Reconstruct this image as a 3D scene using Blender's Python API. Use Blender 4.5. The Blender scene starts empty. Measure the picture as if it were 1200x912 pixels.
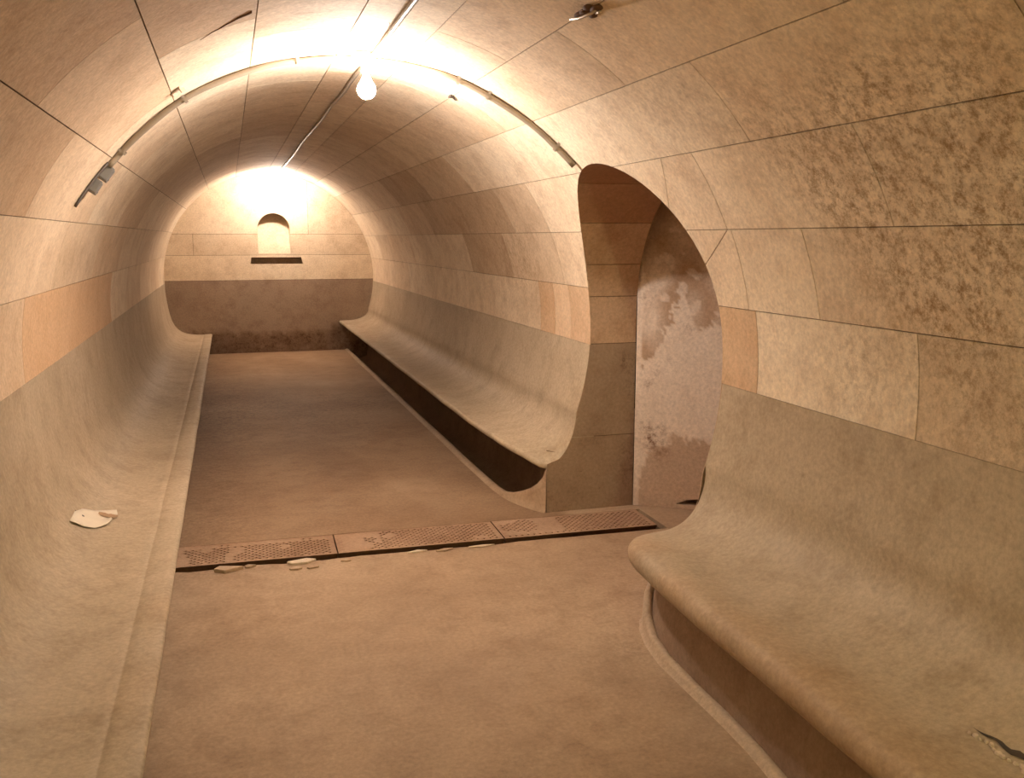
import bpy, bmesh, math, random
from mathutils import Vector, Matrix, noise
random.seed(7)
SC = bpy.context.scene
COL = SC.collection
PI = math.pi
sin, cos = math.sin, math.cos

# ------------------------------------------------------------------ camera
FPX, CAMH = 1080.0, 1.5
ph = math.atan(177 / FPX)
th = math.atan(333 / FPX * cos(ph))
Fv = Vector((sin(th) * cos(ph), cos(th) * cos(ph), -sin(ph)))
Rv = Vector((cos(th), -sin(th), 0))
Uv = Rv.cross(Fv)
cd = bpy.data.cameras.new('camera')
cam = bpy.data.objects.new('camera', cd)
COL.objects.link(cam)
cd.sensor_width = 36
cd.lens = 36 * FPX / 1200
cd.clip_start = 0.02
M3 = Matrix((Rv, Uv, -Fv)).transposed()
cam.matrix_world = Matrix.Translation((0, 0, CAMH)) @ M3.to_4x4()
SC.camera = cam

# ------------------------------------------------------------------ geometry constants (metres)
CX, CZ, R0 = 0.53, 1.0, 1.33            # barrel vault of the tunnel
DADO = 0.926                            # top of the cement benches
YA, YB = -4.6, 12.6                     # tunnel ends
PY0, PY1, PSP = 3.235, 4.65, 1.12       # side passage: near wall, far wall, spring line
PYC, PR = (PY0 + PY1) / 2, (PY1 - PY0) / 2
PXE = 2.13                              # end of the passage vault
D2R = PI / 180

# ------------------------------------------------------------------ node helpers
def new_mat(name):
    m = bpy.data.materials.new(name)
    m.use_nodes = True
    nt = m.node_tree
    for n in list(nt.nodes):
        nt.nodes.remove(n)
    out = nt.nodes.new('ShaderNodeOutputMaterial')
    b = nt.nodes.new('ShaderNodeBsdfPrincipled')
    nt.links.new(b.outputs[0], out.inputs[0])
    return m, nt, b

class NG:
    def __init__(s, nt):
        s.nt = nt
        s.tc = nt.nodes.new('ShaderNodeTexCoord')
    def noise(s, scale, detail=4, rough=0.6, vec=None, dist=0.0):
        n = s.nt.nodes.new('ShaderNodeTexNoise')
        n.inputs['Scale'].default_value = scale
        n.inputs['Detail'].default_value = detail
        n.inputs['Roughness'].default_value = rough
        n.inputs['Distortion'].default_value = dist
        s.nt.links.new(vec or s.tc.outputs['Object'], n.inputs['Vector'])
        return n.outputs[0]
    def mapping(s, scale):
        n = s.nt.nodes.new('ShaderNodeMapping')
        n.inputs['Scale'].default_value = scale
        s.nt.links.new(s.tc.outputs['Object'], n.inputs['Vector'])
        return n.outputs[0]
    def ramp(s, fac, a, b, ca=(0, 0, 0, 1), cb=(1, 1, 1, 1)):
        n = s.nt.nodes.new('ShaderNodeValToRGB')
        n.color_ramp.elements[0].position = a
        n.color_ramp.elements[1].position = b
        n.color_ramp.elements[0].color = ca
        n.color_ramp.elements[1].color = cb
        s.nt.links.new(fac, n.inputs[0])
        return n.outputs[0]
    def mix(s, fac, a, b, mode='MIX'):
        n = s.nt.nodes.new('ShaderNodeMix')
        n.data_type = 'RGBA'
        n.blend_type = mode
        for sock, v in ((n.inputs[0], fac), (n.inputs[6], a), (n.inputs[7], b)):
            if hasattr(v, 'is_linked') or hasattr(v, 'links'):
                s.nt.links.new(v, sock)
            elif isinstance(v, (int, float)):
                sock.default_value = v
            else:
                sock.default_value = tuple(v) + (1,) if len(v) == 3 else v
        return n.outputs[2]
    def math(s, op, a, b=0.0, clamp=False):
        n = s.nt.nodes.new('ShaderNodeMath')
        n.operation = op
        n.use_clamp = clamp
        for sock, v in ((n.inputs[0], a), (n.inputs[1], b)):
            if isinstance(v, (int, float)):
                sock.default_value = v
            else:
                s.nt.links.new(v, sock)
        return n.outputs[0]
    def attr(s, name='tone'):
        n = s.nt.nodes.new('ShaderNodeAttribute')
        n.attribute_name = name
        sp = s.nt.nodes.new('ShaderNodeSeparateColor')
        s.nt.links.new(n.outputs['Color'], sp.inputs[0])
        return sp.outputs
    def bump(s, b, h, strength, dist):
        n = s.nt.nodes.new('ShaderNodeBump')
        n.inputs['Strength'].default_value = strength
        n.inputs['Distance'].default_value = dist
        s.nt.links.new(h, n.inputs['Height'])
        s.nt.links.new(n.outputs[0], b.inputs['Normal'])

def rock_mat(name, light, mid, dark, orange, stain, rough=0.85, streak=(1, 1, 1), bump=0.35, stain_k=0.85, speck=0.5):
    """tone attribute: R block tone 0..1 (0.5 neutral), G stain amount, B orange amount"""
    m, nt, b = new_mat(name)
    g = NG(nt)
    at = g.attr()
    big = g.noise(1.3, 5, 0.6, g.mapping(streak))
    med = g.noise(6.0, 10, 0.75, g.mapping(streak))
    fine = g.noise(60, 4, 0.7)
    c = g.mix(g.ramp(big, 0.35, 0.68), mid, light)
    c = g.mix(g.math('MULTIPLY', g.ramp(med, 0.46, 0.68), 0.75), c, dark)
    c = g.mix(g.math('MULTIPLY', at[2], 0.8), c, g.mix(0.0, orange, orange))
    # stain: speckled where fine/medium noise is high
    sn = g.noise(26, 10, 0.85)
    sm = g.ramp(sn, 0.46, 0.60)
    sf = g.math('MULTIPLY', g.math('MULTIPLY', at[1], stain_k, True), sm, True)
    c = g.mix(sf, c, stain)
    # tiny specks
    sp = g.ramp(g.noise(38, 6, 0.8), 0.63, 0.70)
    c = g.mix(g.math('MULTIPLY', sp, speck), c, stain)
    # fine grain
    gr = g.ramp(fine, 0.25, 0.75, (0.78, 0.78, 0.78, 1), (1.22, 1.22, 1.22, 1))
    c = g.mix(1.0, c, gr, 'MULTIPLY')
    tn = g.math('ADD', g.math('MULTIPLY', at[0], 0.56), 0.72)
    cb = nt.nodes.new('ShaderNodeCombineColor')
    nt.links.new(tn, cb.inputs[0])
    nt.links.new(g.math('POWER', tn, 1.3), cb.inputs[1])
    nt.links.new(g.math('POWER', tn, 1.6), cb.inputs[2])
    c = g.mix(1.0, c, cb.outputs[0], 'MULTIPLY')
    nt.links.new(c, b.inputs['Base Color'])
    b.inputs['Roughness'].default_value = rough
    b.inputs['Specular IOR Level'].default_value = 0.3
    h = g.math('ADD', g.math('MULTIPLY', med, 1.0), g.math('MULTIPLY', fine, 0.12))
    g.bump(b, h, bump, 0.012)
    return m

M = {}
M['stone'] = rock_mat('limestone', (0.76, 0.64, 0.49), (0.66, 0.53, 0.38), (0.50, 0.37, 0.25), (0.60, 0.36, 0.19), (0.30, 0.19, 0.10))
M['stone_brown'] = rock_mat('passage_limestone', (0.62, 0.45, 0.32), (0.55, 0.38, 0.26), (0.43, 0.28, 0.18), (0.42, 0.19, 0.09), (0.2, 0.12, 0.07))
M['cement'] = rock_mat('smooth_cement', (0.50, 0.41, 0.30), (0.42, 0.34, 0.24), (0.33, 0.25, 0.165), (0.50, 0.31, 0.16), (0.20, 0.13, 0.08), rough=0.62, streak=(1, 1, 1), bump=0.15, speck=0.25)
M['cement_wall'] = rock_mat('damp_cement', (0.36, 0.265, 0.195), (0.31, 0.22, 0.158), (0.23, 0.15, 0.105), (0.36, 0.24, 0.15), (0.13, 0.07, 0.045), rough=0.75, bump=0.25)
M['floor'] = rock_mat('cement_floor', (0.44, 0.315, 0.21), (0.36, 0.25, 0.165), (0.27, 0.175, 0.11), (0.52, 0.40, 0.28), (0.15, 0.085, 0.05), rough=0.7, streak=(1, 1, 1), bump=0.25, speck=0.2)
M['plaster'] = rock_mat('old_plaster', (0.80, 0.70, 0.60), (0.77, 0.67, 0.57), (0.70, 0.58, 0.47), (0.40, 0.25, 0.145), (0.22, 0.12, 0.07), bump=0.4, speck=0.1)
M['mortar_and_shade'] = rock_mat('dark_mortar_and_shade', (0.20, 0.13, 0.08), (0.17, 0.11, 0.07), (0.12, 0.075, 0.045), (0.2, 0.1, 0.05), (0.08, 0.05, 0.03))
M['chip'] = rock_mat('cement_chips', (0.62, 0.50, 0.38), (0.55, 0.43, 0.32), (0.45, 0.33, 0.24), (0.4, 0.25, 0.15), (0.3, 0.2, 0.12), bump=0.5)
M['grate'] = rock_mat('dusty_iron', (0.42, 0.27, 0.18), (0.34, 0.21, 0.135), (0.25, 0.14, 0.09), (0.42, 0.29, 0.20), (0.15, 0.07, 0.04), rough=0.8, bump=0.4)

def flat_mat(name, col, rough=0.5, metal=0.0, var=0.15, scale=30):
    m, nt, b = new_mat(name)
    g = NG(nt)
    n = g.noise(scale, 4, 0.6)
    lo = tuple(c * (1 - var) for c in col)
    hi = tuple(min(1, c * (1 + var)) for c in col)
    nt.links.new(g.mix(n, lo, hi), b.inputs['Base Color'])
    b.inputs['Roughness'].default_value = rough
    b.inputs['Metallic'].default_value = metal
    return m
M['conduit'] = flat_mat('dusty_conduit', (0.27, 0.22, 0.165), 0.38)
M['cable'] = flat_mat('dark_cable', (0.06, 0.045, 0.035), 0.45)
M['box'] = flat_mat('grey_box_plastic', (0.17, 0.165, 0.16), 0.55)
M['fitting'] = flat_mat('lamp_fitting_white', (0.62, 0.58, 0.52), 0.4)
M['screw'] = flat_mat('screw_steel', (0.30, 0.26, 0.22), 0.35, 0.8)
M['paper'] = flat_mat('torn_paper', (0.74, 0.66, 0.54), 0.8, 0, 0.12, 14)
M['glue'] = flat_mat('brown_glue', (0.34, 0.22, 0.13), 0.8, 0, 0.3, 20)
M['rust_and_shade'] = flat_mat('rusty_iron_and_shade', (0.12, 0.055, 0.025), 0.9, 0, 0.5, 60)
M['metal'] = flat_mat('worn_tin', (0.50, 0.40, 0.32), 0.4, 0.5, 0.3, 60)

def glow_mat(name, col, strength):
    m = bpy.data.materials.new(name)
    m.use_nodes = True
    nt = m.node_tree
    for n in list(nt.nodes):
        nt.nodes.remove(n)
    out = nt.nodes.new('ShaderNodeOutputMaterial')
    e = nt.nodes.new('ShaderNodeEmission')
    e.inputs[0].default_value = tuple(col) + (1,)
    e.inputs[1].default_value = strength
    nt.links.new(e.outputs[0], out.inputs[0])
    return m
M['glow_mid'] = glow_mat('bulb_glow_middle', (1.0, 0.875, 0.78), 560)
M['glow_far'] = glow_mat('bulb_glow_far', (1.0, 0.875, 0.78), 360)
M['glow_near'] = glow_mat('bulb_glow_near', (0.98, 0.97, 0.53), 1150)

# ------------------------------------------------------------------ object helpers
def link_mesh(name, me, parent=None):
    o = bpy.data.objects.new(name, me)
    COL.objects.link(o)
    if parent is not None:
        o.parent = parent
    return o

def world_loc(o):
    v = Vector((0, 0, 0))
    while o is not None:
        v += o.location
        o = o.parent
    return v

class MB:
    """collects polygons in world coordinates with a per-corner tone"""
    def __init__(s):
        s.v, s.f, s.t, s.m, s.sm = [], [], [], [], []
    def add(s, vs, fs, tone=(0.5, 0, 0), mat=0, smooth=True, tones=None):
        b = len(s.v)
        s.v += [tuple(p) for p in vs]
        if tones is None:
            tones = [tone] * len(vs)
        s.t += tones
        for f in fs:
            s.f.append([b + i for i in f])
            s.m.append(mat)
            s.sm.append(smooth)
    def build(s, name, mats, parent=None, kind=None, label=None, fix=False):
        off = world_loc(parent) if parent else Vector((0, 0, 0))
        me = bpy.data.meshes.new(name)
        me.from_pydata([(x - off.x, y - off.y, z - off.z) for x, y, z in s.v], [], s.f)
        for m in (mats if isinstance(mats, (list, tuple)) else [mats]):
            me.materials.append(m)
        me.polygons.foreach_set('material_index', s.m)
        me.polygons.foreach_set('use_smooth', s.sm)
        ca = me.color_attributes.new('tone', 'FLOAT_COLOR', 'POINT')
        flat = []
        for t in s.t:
            flat += [t[0], t[1], t[2], 1.0]
        ca.data.foreach_set('color', flat)
        if fix:
            bm = bmesh.new(); bm.from_mesh(me)
            bmesh.ops.remove_doubles(bm, verts=bm.verts, dist=1e-5)
            bmesh.ops.recalc_face_normals(bm, faces=bm.faces)
            bm.to_mesh(me); bm.free()
        me.update()
        o = link_mesh(name, me, parent)
        if kind:
            o['kind'] = kind
        if label:
            o['label'] = label
        return o

def thing(name, label, cat, loc=(0, 0, 0), group=None):
    o = bpy.data.objects.new(name, None)
    o.empty_display_size = 0.1
    COL.objects.link(o)
    o.location = loc
    o['label'] = label
    o['category'] = cat
    if group:
        o['group'] = group
    return o

def tag(o, label, cat, group=None):
    o['label'] = label
    o['category'] = cat
    if group:
        o['group'] = group
    return o

def recentre(o):
    """origin of a single-mesh thing to the middle of its base"""
    me = o.data
    xs = [v.co for v in me.vertices]
    c = Vector((sum(p.x for p in xs) / len(xs), sum(p.y for p in xs) / len(xs), min(p.z for p in xs)))
    me.transform(Matrix.Translation(-c))
    o.location = c
    return o

def tube(mb, pts, r, seg=10, tone=(0.5, 0, 0), mat=0, cap=True):
    pts = [Vector(p) for p in pts]
    n = len(pts)
    vs, fs = [], []
    up = Vector((0, 0, 1))
    prev = None
    for i, p in enumerate(pts):
        d = (pts[min(i + 1, n - 1)] - pts[max(i - 1, 0)]).normalized()
        if prev is None:
            a = d.cross(up)
            if a.length < 1e-3:
                a = d.cross(Vector((1, 0, 0)))
        else:
            a = prev - d * prev.dot(d)
        a.normalize()
        prev = a
        b = d.cross(a)
        rr = r[i] if isinstance(r, (list, tuple)) else r
        for k in range(seg):
            t = 2 * PI * k / seg
            vs.append(p + a * rr * cos(t) + b * rr * sin(t))
    for i in range(n - 1):
        for k in range(seg):
            k2 = (k + 1) % seg
            fs.append((i * seg + k, i * seg + k2, (i + 1) * seg + k2, (i + 1) * seg + k))
    if cap:
        fs.append(tuple(range(seg - 1, -1, -1)))
        fs.append(tuple((n - 1) * seg + k for k in range(seg)))
    mb.add(vs, fs, tone, mat)

def lathe(mb, c, axis, prof, seg=24, mat=0):
    """prof: list of (r, h) along axis from c"""
    axis = Vector(axis).normalized()
    a = axis.cross(Vector((0, 1, 0)))
    if a.length < 1e-3:
        a = axis.cross(Vector((1, 0, 0)))
    a.normalize()
    b = axis.cross(a)
    c = Vector(c)
    vs, fs = [], []
    for r, h in prof:
        for k in range(seg):
            t = 2 * PI * k / seg
            vs.append(c + axis * h + (a * cos(t) + b * sin(t)) * max(r, 1e-4))
    for i in range(len(prof) - 1):
        for k in range(seg):
            k2 = (k + 1) % seg
            fs.append((i * seg + k, (i + 1) * seg + k, (i + 1) * seg + k2, i * seg + k2))
    fs.append(tuple(range(seg)))
    fs.append(tuple((len(prof) - 1) * seg + k for k in range(seg - 1, -1, -1)))
    mb.add(vs, fs, mat=mat)

def bev_box(mb, c, ax, ay, az, hx, hy, hz, bev=0.003, mat=0):
    """bevelled box centred at c with axes ax ay az and half sizes"""
    bm = bmesh.new()
    bmesh.ops.create_cube(bm, size=2)
    for v in bm.verts:
        v.co = Vector((v.co.x * hx, v.co.y * hy, v.co.z * hz))
    bmesh.ops.bevel(bm, geom=bm.edges[:], offset=bev, segments=2, affect='EDGES', profile=0.6)
    c, ax, ay, az = map(Vector, (c, ax, ay, az))
    vs = [c + ax * v.co.x + ay * v.co.y + az * v.co.z for v in bm.verts]
    bm.verts.index_update()
    fs = [[v.index for v in f.verts] for f in bm.faces]
    mb.add(vs, fs, mat=mat, smooth=False)
    bm.free()

# ------------------------------------------------------------------ convex polygon clipping
def clip_hp(poly, a, b, keep_left=True):
    """part of the polygon left (or right) of the line a->b"""
    if not poly:
        return []
    ax, ay = a
    dx, dy = b[0] - ax, b[1] - ay
    sg = 1 if keep_left else -1
    ds = [sg * (dx * (p[1] - ay) - dy * (p[0] - ax)) for p in poly]
    out = []
    n = len(poly)
    for i in range(n):
        p, q, d, e = poly[i], poly[(i + 1) % n], ds[i], ds[(i + 1) % n]
        if d >= 0:
            out.append(p)
        if (d > 0 and e < 0) or (d < 0 and e > 0):
            t = d / (d - e)
            out.append((p[0] + (q[0] - p[0]) * t, p[1] + (q[1] - p[1]) * t))
    return out if len(out) >= 3 else []

def area(poly):
    return 0.5 * sum(poly[i][0] * poly[(i + 1) % len(poly)][1] - poly[(i + 1) % len(poly)][0] * poly[i][1] for i in range(len(poly)))

def inset(poly, d):
    """poly counter-clockwise"""
    out = poly
    n = len(poly)
    for i in range(n):
        a, b = poly[i], poly[(i + 1) % n]
        L = math.hypot(b[0] - a[0], b[1] - a[1])
        if L < 1e-6:
            continue
        nx, ny = -(b[1] - a[1]) / L * d, (b[0] - a[0]) / L * d
        out = clip_hp(out, (a[0] + nx, a[1] + ny), (b[0] + nx, b[1] + ny))
    return out

def subtract(poly, cut):
    """pieces of convex poly outside convex ccw cut"""
    pieces = []
    rem = poly
    n = len(cut)
    for i in range(n):
        a, b = cut[i], cut[(i + 1) % n]
        o = clip_hp(rem, a, b, False)
        if o and abs(area(o)) > 1e-9:
            pieces.append(o)
        rem = clip_hp(rem, a, b, True)
        if not rem or abs(area(rem)) < 1e-9:
            return pieces
    return pieces

def bbox(poly):
    xs = [p[0] for p in poly]; ys = [p[1] for p in poly]
    return min(xs), min(ys), max(xs), max(ys)

def patch(mb, poly, du, dv, surf, depth=0.006, gap=0.0028, cuts=(), to_cut=None, from_cut=None, tone=(0.5, 0, 0), tonefn=None, mat=0, chamfer=True, rough=0.0012):
    """one dressed block: convex polygon in (u, v) metres, diced, lying on surf(u, v, depth)"""
    if area(poly) < 0:
        poly = poly[::-1]
    ins = inset(poly, gap) if gap else poly
    if not ins:
        return
    x0, y0, x1, y1 = bbox(ins)
    fu = lambda i: i * du
    cells = []
    for i in range(math.floor(x0 / du), math.floor(x1 / du) + 1):
        col = clip_hp(clip_hp(ins, (i * du, 0), (i * du, -1)), ((i + 1) * du, 0), ((i + 1) * du, 1))
        if not col:
            continue
        for j in range(math.floor(y0 / dv), math.floor(y1 / dv) + 1):
            c = clip_hp(clip_hp(col, (0, j * dv), (1, j * dv)), (0, (j + 1) * dv), (-1, (j + 1) * dv))
            if c and abs(area(c)) > 1e-8:
                cells.append(c)
    for cut in cuts:
        bx = bbox(cut)
        nc = []
        for c in cells:
            q = [to_cut(p) for p in c] if to_cut else c
            b2 = bbox(q)
            if b2[2] <= bx[0] or b2[0] >= bx[2] or b2[3] <= bx[1] or b2[1] >= bx[3]:
                nc.append(c)
                continue
            if area(q) < 0:
                q = q[::-1]
            for piece in subtract(q, cut):
                nc.append([from_cut(p) for p in piece] if from_cut else piece)
        cells = nc
    idx, keys, fs = {}, [], []
    edges = {}
    for c in cells:
        f = []
        for p in c:
            k = (round(p[0], 5), round(p[1], 5))
            if k not in idx:
                idx[k] = len(keys)
                keys.append(p)
            if not f or f[-1] != idx[k]:
                f.append(idx[k])
        if len(f) > 1 and f[0] == f[-1]:
            f.pop()
        if len(f) < 3 or len(set(f)) != len(f):
            continue
        fs.append(f)
        for a, b in zip(f, f[1:] + f[:1]):
            e = (a, b)
            if (b, a) in edges:
                del edges[(b, a)]
            else:
                edges[e] = 1
    def pos(p):
        q = Vector(surf(p[0], p[1], 0.0))
        nn = noise.noise(q * 3.1) * rough + noise.noise(q * 11) * rough * 0.5
        return surf(p[0], p[1], nn)
    vs = [pos(p) for p in keys]
    tn = [tonefn(v, tone) if tonefn else tone for v in vs]
    mb.add(vs, fs, mat=mat, tones=tn)
    if depth:
        vs2, fs2, tn2 = [], [], []
        for a, b in edges:
            n0 = len(vs2)
            pa, pb = keys[a], keys[b]
            vs2 += [vs[a], vs[b], surf(pb[0], pb[1], depth), surf(pa[0], pa[1], depth)]
            tn2 += [tn[a], tn[b], tn[b], tn[a]]
            fs2.append((n0 + 1, n0, n0 + 3, n0 + 2))
        mb.add(vs2, fs2, mat=mat, tones=tn2, smooth=False)

def rect(u0, v0, u1, v1):
    return [(u0, v0), (u1, v0), (u1, v1), (u0, v1)]

# ------------------------------------------------------------------ tunnel surface
def cyl(y, s, d=0.0):                      # s = arc length from +X axis, d = outwards
    a = s / R0
    r = R0 + d
    return (CX + r * cos(a), y, CZ + r * sin(a))
A = lambda deg: deg * D2R * R0

# opening of the side passage as a convex polygon in (y, z)
open_yz = [(PY0, -0.5), (PY1, -0.5), (PY1, PSP)] + \
          [(PYC + PR * cos(t * PI / 40), PSP + PR * sin(t * PI / 40)) for t in range(1, 40)] + [(PY0, PSP)]
def to_yz(p):
    return (p[0], CZ + R0 * sin(p[1] / R0))
def from_yz(p):
    return (p[0], R0 * math.asin(max(-1, min(1, (p[1] - CZ) / R0))))

# soiling: (x, y, z, radius, amount)
STAINS = [(1.65, 2.36, 1.70, .24, .85), (1.68, 2.02, 1.66, .26, .95), (1.66, 1.72, 1.68, .22, .9), (1.53, 2.05, 1.84, .14, .9), (1.80, 2.10, 1.39, .22, .85),
          (1.78, 1.92, 1.44, .2, .7), (1.70, 2.28, 1.63, .2, .4),
          (1.856, 2.42, 1.10, .2, .65), (1.857, 1.88, 1.08, .25, .7), (1.50, 1.62, 1.90, .3, .6), (1.55, 2.55, 1.86, .22, .4), (1.4, 3.0, 1.98, .25, .35),
          (1.83, 1.4, 1.25, .35, .5), (-.2, 2.6, 2.1, .4, .2), (-.45, 3.2, 1.88, .35, .15), (-.6, 2.4, 1.7, .5, .2),
          (1.106, 2.816, 2.199, .05, 1.6), (1.82, 5.6, 1.35, .25, .6), (1.80, 6.0, 1.4, .3, .5), (1.72, 6.6, 1.6, .4, .3), (1.84, 4.95, 1.5, .2, .2)]
def stone_tone(v, t):
    g = 0.0
    for x, y, z, r, a in STAINS:
        d2 = (v[0] - x) ** 2 + (v[1] - y) ** 2 + (v[2] - z) ** 2
        if d2 < 9 * r * r:
            g += a * math.exp(-d2 / (r * r))
    # thin rusty line along a joint in the crown
    d = math.hypot(v[0] - 0.10 + 0.55 * (3.43 - v[1]) * 0.0, 0)
    return (t[0], min(1.3, t[1] + g), t[2])

COURSES = [-3.2, 10.2, 23.5, 37.0, 50.8, 64.3, 77.5, 90.6, 107.4, 123.4, 139.8, 154.6, 168.4, 183.2]
JOINTS = {0: [2.135, 2.975, 4.95, 5.22, 5.49, 7.3, 8.6, 9.9, 11.2],
          1: [1.6, 2.585, 3.02, 5.0, 6.0, 7.1, 8.3, 9.4, 10.7, 11.6],
          2: [1.1, 2.15, 3.045, 5.0, 5.67, 6.9, 8.1, 9.2, 10.4, 11.7],
          3: [1.5, 2.65, 4.72, 6.1, 7.4, 8.85, 10.1, 11.3],
          4: [1.9, 3.12, 4.60, 5.9, 7.2, 8.4, 9.8, 11.1],
          5: [2.4, 3.70, 4.85, 6.4, 7.7, 9.1, 10.3, 11.5],
          6: [2.0, 3.2, 4.9, 6.0, 7.5, 8.8, 10.0, 11.4],
          7: [1.6, 2.7, 3.9, 5.2, 6.6, 8.0, 9.3, 10.6, 11.8],
          8: [2.1, 3.55, 5.0, 6.3, 7.6, 8.9, 10.2, 11.4],
          9: [1.7, 2.90, 4.4, 5.7, 7.0, 8.3, 9.7, 11.0],
          10: [2.3, 3.6, 5.1, 6.4, 7.8, 9.2, 10.4, 11.7],
          11: [1.8, 3.1, 4.6, 5.9, 7.2, 8.6, 10.0, 11.3],
          12: [2.0, 4.03, 6.93, 8.0, 9.2, 10.5, 11.6]}
ORANGE = {(0, 2.975): .55, (0, 4.95): .5, (0, 5.22): .65, (12, 4.03): .75, (4, 4.60): .15, (9, 2.90): .25, (10, 2.3): .3, (8, 2.1): .3, (9, 1.7): .35}
TONE = {(3, 1.5): .85, (3, 2.65): .75, (4, 1.9): .8, (5, 2.4): .65, (2, 1.1): .7, (2, 2.15): .8, (4, 3.12): .55, (2, 5.67): .1, (2, 6.9): .15, (1, 6.0): .1, (1, 5.0): .35, (3, 6.1): .35, (3, 7.4): 0.0, (3, 4.72): .7, (12, 4.03): .4, (0, 2.135): .75, (1, 2.585): .75,
        (9, 1.7): .15, (8, 2.1): .2, (10, 2.3): .2, (10, 1.0): .1, (2, 3.045): .65, (1, 3.02): .6, (0, 2.975): .4}
shells = {'wall_right': MB(), 'ceiling': MB(), 'wall_left': MB()}
for c in range(13):
    part = 'wall_right' if c < 3 else ('ceiling' if c < 10 else 'wall_left')
    mb = shells[part]
    a0, a1 = COURSES[c], COURSES[c + 1]
    js = [YA + 0.4 * (c % 3), -3.2 + .3 * (c % 4), -1.9 + .3 * (c % 3), -0.7 + .25 * (c % 4), 0.5 + .2 * (c % 3)] + JOINTS[c]
    js = [YA] + [j for j in js if j > YA + .3] + [YB]
    js = sorted(set(js))
    for i in range(len(js) - 1):
        y0, y1 = js[i], js[i + 1]
        rt = random.Random(int(c * 977 + i * 131))
        tn = TONE.get((c, y0), 0.5 + rt.uniform(-.18, .2))
        og = ORANGE.get((c, y0), max(0, rt.uniform(-.15, .22)))
        st = max(0, rt.uniform(-.1, .12))
        du = 0.05 if y1 < 7 else 0.1
        g = 0.0019 if a0 < 60 or a0 > 135 else 0.0023
        polys = [rect(y0, A(a0), y1, A(a1))]
        # oblique joints in the stones round the opening
        if (c, y0) == (2, 3.045):
            L = [(3.29, A(a1)), (3.52, A(a0) - .02)]
            p = polys[0]
            polys = [clip_hp(p, L[0], L[1], False), clip_hp(p, L[0], L[1], True)]
        if (c, y0) == (1, 3.02):
            L = [(3.045, A(23.5)), (3.36, A(15.6))]
            p = polys[0]
            polys = [clip_hp(p, L[0], L[1], True), clip_hp(p, L[0], L[1], False)]
        for q, p in enumerate(polys):
            if p:
                patch(mb, p, du, 0.045, lambda u, v, d: cyl(u, v, d), gap=g, cuts=[open_yz] if a0 < 60 else (),
                      to_cut=to_yz, from_cut=from_yz, tone=(tn + .12 * q, st, og), tonefn=stone_tone)
for nm, (a0, a1) in {'wall_right': (-3.2, 37.0), 'ceiling': (37.0, 139.8), 'wall_left': (139.8, 183.2)}.items():
    mb = shells[nm]
    patch(mb, rect(YA, A(a0), YB, A(a1)), 0.25, 0.06, lambda u, v, d: cyl(u, v, 0.0055), depth=0, gap=0, rough=0,
          cuts=[open_yz] if a0 < 60 else (), to_cut=to_yz, from_cut=from_yz, mat=1)
    mb.build(nm, [M['stone'], M['mortar_and_shade']], kind='structure')

# ------------------------------------------------------------------ bench sections
def right_section(L, zt, thick, roll, nexp=2.6, zs=0.56):
    """(x, z) from the top of the dado down to the lip and back under it"""
    pts = []
    for k in range(13):                                    # wall: on the circle
        z = DADO + (zs - DADO) * k / 12
        pts.append((CX + math.sqrt(R0 * R0 - (z - CZ) ** 2), z))
    xw, zw = pts[-1]
    # tuck slightly steeper than the circle
    n = 22
    for k in range(1, n + 1):
        t = PI / 2 * k / n
        cx = cos(t) ** (2 / nexp)
        cz = sin(t) ** (2 / nexp)
        x = L + 0.02 + (xw - L - 0.02) * cx
        z = zw - (zw - zt) * cz
        d = (x - L) / 0.16
        z += roll * math.exp(-(d - .35) ** 2 / .2) if x < xw - .02 else 0
        pts.append((x, z))
    # nose
    zl = pts[-1][1]
    for k in range(1, 9):
        t = PI * k / 8
        pts.append((L + 0.02 - (thick / 2) * 0.9 * sin(t) - 0.0, zl - thick / 2 + thick / 2 * cos(t)))
    # underside
    zb = pts[-1][1]
    for f in (0.25, 0.6, 1.0):
        pts.append((L + 0.02 + (1.80 - L) * f, zb - 0.03 * f))
    return pts

def left_section():
    raw = [(-.7983, .926), (-.7975, .85), (-.793, .78), (-.785, .70), (-.774, .62), (-.757, .53), (-.735, .45), (-.705, .385), (-.665, .335), (-.615, .300), (-.56, .279), (-.50, .268),
           (-.44, .262), (-.385, .261), (-.36, .2625), (-.3555, .2605), (-.351, .2605), (-.347, .2635), (-.32, .265), (-.29, .266), (-.268, .265), (-.258, .262), (-.2515, .256), (-.2505, .250), (-.253, .243), (-.262, .232),
           (-.285, .215), (-.40, .185), (-.62, .17)]
    return raw
def left_z(x):
    s = left_section()
    for (xa, za), (xb, zb) in zip(s, s[1:22]):
        if xa <= x <= xb and xb > xa:
            return za + (zb - za) * (x - xa) / (xb - xa)
    return .26

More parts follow.
